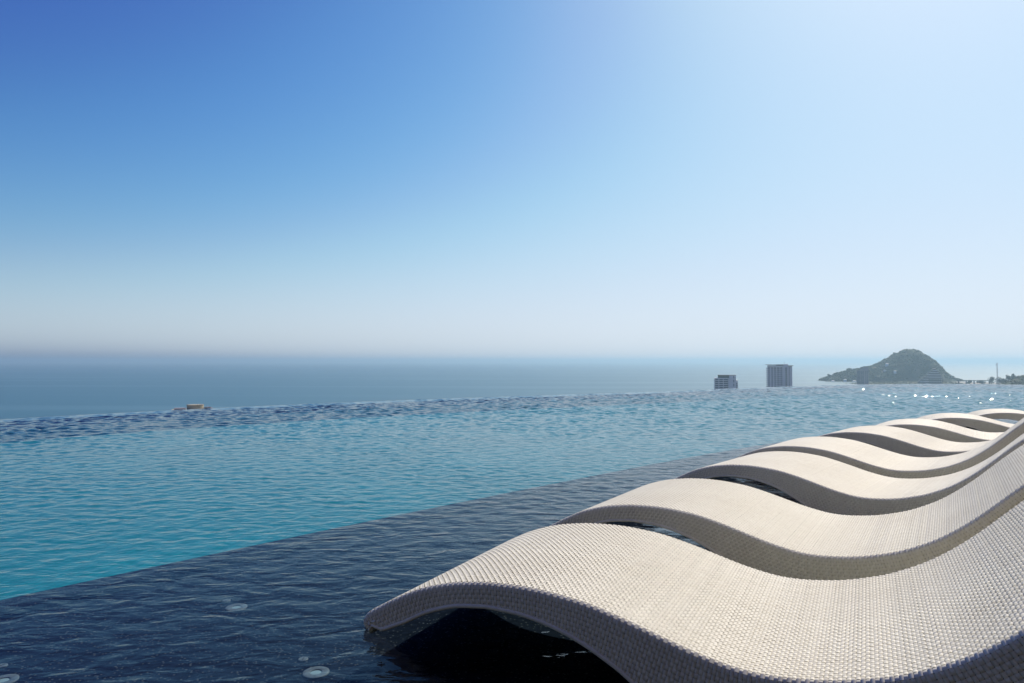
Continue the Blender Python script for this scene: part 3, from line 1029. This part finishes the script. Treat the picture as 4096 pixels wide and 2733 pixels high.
def shell(s, w, h):
    """woven skin: w = 0 at the middle of the top, running over the rounded shoulders and down both sides; h = lift off the skin"""
    u, z, nu, nz_ = prof_at(s)
    half = FLAT / 2
    a = np.abs(w); sg = np.where(w < 0, -1.0, 1.0)
    ang = np.clip((a - half) / RAD, 0, math.pi / 2)
    down = np.clip(a - half - QC, 0, None)
    y = np.minimum(a, half) + RAD * np.sin(ang)
    drop = RAD * (1 - np.cos(ang)) + down
    ny, nn = np.sin(ang), np.cos(ang)
    y = y + h * ny
    off = -drop + h * nn
    return np.stack([u + nu * off, y * sg + WID / 2, z + nz_ * off], -1)


AMP = .0014


def strand_z(t):
    """height along a strand, t in crossings: rounded square wave"""
    c = np.cos(math.pi * t)
    return AMP * np.sign(c) * np.abs(c) ** .40


wmax_all = FLAT / 2 + QC + .21
NJ = int(2 * wmax_all / PITCHW)
if NJ % 2 == 0: NJ += 1
JW = (np.arange(NJ) - (NJ - 1) / 2) * PITCHW   # lengthwise strand centres
SEG = 4
jit_c = np.stack([rng.uniform(.8, 1.25, NS + 2), rng.normal(0, .00035, NS + 2)], 1)
jit_l = rng.uniform(.8, 1.25, NJ + 2)
HALFW = .43                                   # half strand width in pitches


def cross_strand(i):
    s = (i + .5) * PS
    u = prof_at(np.array([s]))[0][0]
    wm = FLAT / 2 + QC + thick(u)
    t = np.arange(0, (NJ - 1) * SEG + 1) / SEG
    w = JW[0] + t * PITCHW
    k = np.abs(w) <= wm
    t, w = t[k], w[k]
    z = strand_z(t + i) * jit_c[i, 0]
    z = np.where(np.abs(np.abs(w) - FLAT / 2 - QC / 2) < QC / 2 + .004, z * .45, z)      # pulled tight round the frame tube
    s = s + jit_c[i, 1]
    rows = []
    for o, dz in ((-HALFW, -.0004), (0, .0001), (HALFW, -.0004)):
        rows.append(shell(np.full_like(w, s + o * PS), w, z + dz))
    return rows


def long_runs(j):
    w = JW[j]
    s = np.arange(0, NS * SEG + 1) / SEG * PS
    u = prof_at(s)[0]
    ok = np.abs(w) + HALFW * PITCHW <= FLAT / 2 + QC + thick(u)
    runs, cur = [], []
    for k in range(len(s)):
        if ok[k]: cur.append(k)
        elif cur:
            runs.append(cur); cur = []
    if cur: runs.append(cur)
    out = []
    for rn in runs:
        if len(rn) < 5: continue
        ss = s[rn]
        z = -strand_z(ss / PS - .5 + j) * jit_l[j]
        out.append([shell(ss, np.full_like(ss, w + o * PITCHW), z - .0003) for o in (-HALFW, HALFW)])
    return out


def ribbon(rows):
    n = len(rows[0])
    v = np.vstack(rows)
    a = np.arange(n - 1)
    f = np.vstack([np.stack([k * n + a, k * n + a + 1, (k + 1) * n + a + 1, (k + 1) * n + a], 1) for k in range(len(rows) - 1)])
    return v, f


strands = []
for i in range(NS):
    strands.append(("cross_strand",) + ribbon(cross_strand(i)))
for j in range(NJ):
    vs, fs, b = [], [], 0
    for rows in long_runs(j):
        v, f = ribbon(rows)
        vs.append(v); fs.append(f + b); b += len(v)
    if vs: strands.append(("long_strand", np.vstack(vs), np.vstack(fs)))

# dark backing skin just under the weave, closed by an underside; dark colour stands for shade in the hollow
ns_, nw_ = 150, 33
S_ = np.linspace(.001, ARC - .001, ns_)
u_, z_, nu_, nz_ = prof_at(S_)
wm_ = FLAT / 2 + QC + thick(u_) - .002
W_ = np.linspace(-1, 1, nw_)[None, :] * wm_[:, None]
base_w = np.concatenate([np.linspace(-1, -.0, 9)[:-1], np.linspace(0, 1, 9)])
cols_ = []
for q in range(ns_):
    half = FLAT / 2
    ws = np.concatenate([-np.linspace(wm_[q], half + QC, 5), -half - QC * np.array([.66, .33]), np.linspace(-half, half, 9), half + QC * np.array([.33, .66]), np.linspace(half + QC, wm_[q], 5)])
    cols_.append(shell(np.full(len(ws), S_[q]), ws, np.full(len(ws), -.0032)))
core = np.array(cols_)
nq = core.shape[1]
ci = np.arange(ns_ * nq).reshape(ns_, nq)
cf = np.stack([ci[:-1, :-1], ci[:-1, 1:], ci[1:, 1:], ci[1:, :-1]], 2).reshape(-1, 4)
core_me = mesh_data("woven_shell", core.reshape(-1, 3), cf, M_CORE, True)
und = np.concatenate([core[:, 0], core[:, -1]])
k_ = np.arange(ns_ - 1)
uf = np.stack([k_, k_ + 1, ns_ + k_ + 1, ns_ + k_], 1)
end = [(0, ns_, 0, 0)]
und = np.vstack([und, core[0], core[-1]])
uf = [tuple(q) for q in uf] + [tuple(range(2 * ns_, 2 * ns_ + nq)), tuple(range(2 * ns_ + 2 * nq - 1, 2 * ns_ + nq - 1, -1))]
under_me = mesh_data("underside", und, uf, M_CORE, False)
# bottom binding strips that finish the weave along both sides
bind_me = []
for side in (0, -1):
    p = core[:, side]
    sgn = -1 if side == 0 else 1
    ring = []
    for da, db in ((-.004, 0), (0, .006), (.006, .004), (.006, -.004), (0, -.006)):
        ring.append(p + np.column_stack([nu_ * db, np.full(ns_, sgn * da), nz_ * db]))
    n5 = len(ring)
    v = np.vstack(ring)
    f = np.vstack([np.stack([a * ns_ + k_, a * ns_ + k_ + 1, ((a + 1) % n5) * ns_ + k_ + 1, ((a + 1) % n5) * ns_ + k_], 1) for a in range(n5)])
    bind_me.append(mesh_data("binding", v, f, M_WICKER, True))

for q in (0, -1):                              # and across both ends
    p = core[q]
    nrm = np.array([nu_[q], 0, nz_[q]]); tan = np.array([nz_[q], 0, -nu_[q]]) * (-1 if q == 0 else 1)
    ring = [p + nrm * (.007 * math.cos(t)) + tan * (.007 * math.sin(t)) for t in np.linspace(0, 2 * math.pi, 7)[:-1]]
    v = np.vstack(ring); kk = np.arange(nq - 1)
    f = np.vstack([np.stack([a * nq + kk, a * nq + kk + 1, ((a + 1) % 6) * nq + kk + 1, ((a + 1) % 6) * nq + kk], 1) for a in range(6)])
    bind_me.append(mesh_data("binding", v, f, M_WICKER, True))
allv = np.vstack([s[1] for s in strands])
off_, fl = 0, []
for s in strands:
    fl.append(s[2] + off_); off_ += len(s[1])
weave_me = mesh_data("weave", allv, np.vstack(fl), M_WICKER, True)

SC = 1.0
PLACE = [(.4780, 1.4604, 0.0), (.5694, 2.4093, -.1851), (.7031, 3.4627, -.6072), (.6814, 4.4660, -.5644), (.7212, 5.5707, -.6953),
         (.6076, 6.6575, .2157), (.5316, 7.6741, 1.0986), (.5380, 8.6837, 1.5262), (.55, 9.70, 2.20)]
WHICH = ["cream woven wave lounger nearest the camera, filling the lower right", "cream woven wave lounger second from the camera, right behind the nearest one",
         "cream woven wave lounger third from the camera", "cream woven wave lounger fourth from the camera",
         "cream woven wave lounger fifth from the camera", "cream woven wave lounger sixth from the camera",
         "cream woven wave lounger seventh from the camera", "cream woven wave lounger eighth from the camera, low at the right picture edge",
         "cream woven wave lounger farthest away, only its hump showing at the right edge"]
GRP = "wave loungers in a row on the pool shelf"
proto = None
for k, (a, c, u0) in enumerate(PLACE):
    d = np.array([math.sin(a), math.cos(a)]); e = np.array([math.cos(a), -math.sin(a)])
    loc = c * d + u0 * e
    root = empty("sun_lounger", (loc[0], loc[1], 0), -a)
    props(root, WHICH[k], "sun lounger", GRP)
    sh = link("woven_shell", core_me, root)
    link("underside", under_me, root)
    for b in bind_me: link("binding", b, root)
    if k == 0:
        rest_v, rest_f, rb = [], [], 0
        for nm, v, f in strands:
            hidden = v[:, 0].min() > .40 if nm == "cross_strand" else v[:, 1].min() > WID - .004
            if hidden:                            # far side and head end: not seen, kept as one piece
                rest_v.append(v); rest_f.append(f + rb); rb += len(v)
            else:
                link(nm, mesh_data(nm, v, f, M_WICKER, True), sh)
        w = link("weave", mesh_data("weave", np.vstack(rest_v), np.vstack(rest_f), M_WICKER, True), sh); props(w, kind="stuff")
    else:
        w = link("weave", weave_me, sh); props(w, kind="stuff")

# ------------------------------------------------------------------ fittings on the pool floor
FIT = [((945.5, 2425), "round steel floor light with pale lens, farther from the camera on the dark shelf", 0.035),
       ((1264, 2684), "round steel floor light with pale lens, in front of the nearest lounger", 0.035),
       ((12, 2716), "round steel floor light cut by the lower left picture corner", 0.035)]
ringme = MB(); ringme.lathe([(.0155, .0005), (.0155, .003), (.0165, .0036), (.0335, .0036), (.035, .003), (.035, .0)], 40, cap=False)
ring_me = mesh_data("ring", ringme.v, ringme.f, M_STEEL, True)
lm_ = MB(); lm_.lathe([(.0155, .0005), (.0150, .0012), (.010, .0016), (.004, .0018)], 28)
lens_me = mesh_data("lens", lm_.v, lm_.f, M_LENS)
for (px_, py_), lb_, _ in FIT:
    p = on_plane(px_, py_, SHELF_Z + .006)
    r = empty("floor_light", (p[0], p[1], SHELF_Z), random.uniform(0, 3))
    link("ring", ring_me, r); link("lens", lens_me, r)
    props(r, lb_, "floor light", "round lights set in the pool shelf")
cm = MB(); cm.lathe([(.0135, 0), (.0135, .003), (.012, .004), (.002, .0042)], 24)
cap_me = mesh_data("cap_disc", cm.v, cm.f, M_STEEL, False)
sl = MB().box(-.008, .008, -.0009, .0009, .0040, .0048)
slot_me = mesh_data("screw_slot", sl.v, sl.f, M_CORE)
for (px_, py_), lb_ in (((906.4, 2396), "small steel cap beside the farther floor light"), ((1213, 2629), "small steel cap beside the floor light in front of the nearest lounger"),
                        ((8, 2655), "small steel cap at the left picture edge above the cut off floor light")):
    p = on_plane(px_, py_, SHELF_Z + .008)
    r = empty("anchor_cap", (p[0], p[1], SHELF_Z), random.uniform(0, 3))
    link("cap_disc", cap_me, r); link("screw_slot", slot_me, r)
    props(r, lb_, "cap", "small steel caps on the pool shelf")

# ------------------------------------------------------------------ haze
x0, x1, y0, y1, z0_, z1_ = -S - 500, S + 500, -3500, S + 500, SEA_Z - 1.5, 38.5
hb = MB().box(x0, x1, y0, y1, z0_, z1_)
M_HAZE = bpy.data.materials.new("haze_air")
M_HAZE.use_nodes = True
hn, hl = M_HAZE.node_tree.nodes, M_HAZE.node_tree.links
hn.clear()
ho = hn.new("ShaderNodeOutputMaterial")
pv = hn.new("ShaderNodeVolumePrincipled")
pv.inputs["Color"].default_value = (.55, .80, .98, 1)
pv.inputs["Density"].default_value = 1.6e-4
pv.inputs["Anisotropy"].default_value = .45
hl.new(pv.outputs[0], ho.inputs["Volume"])
haze = hb.build("haze", M_HAZE)
props(haze, "thin pale sea haze filling the air", "haze", kind="stuff")
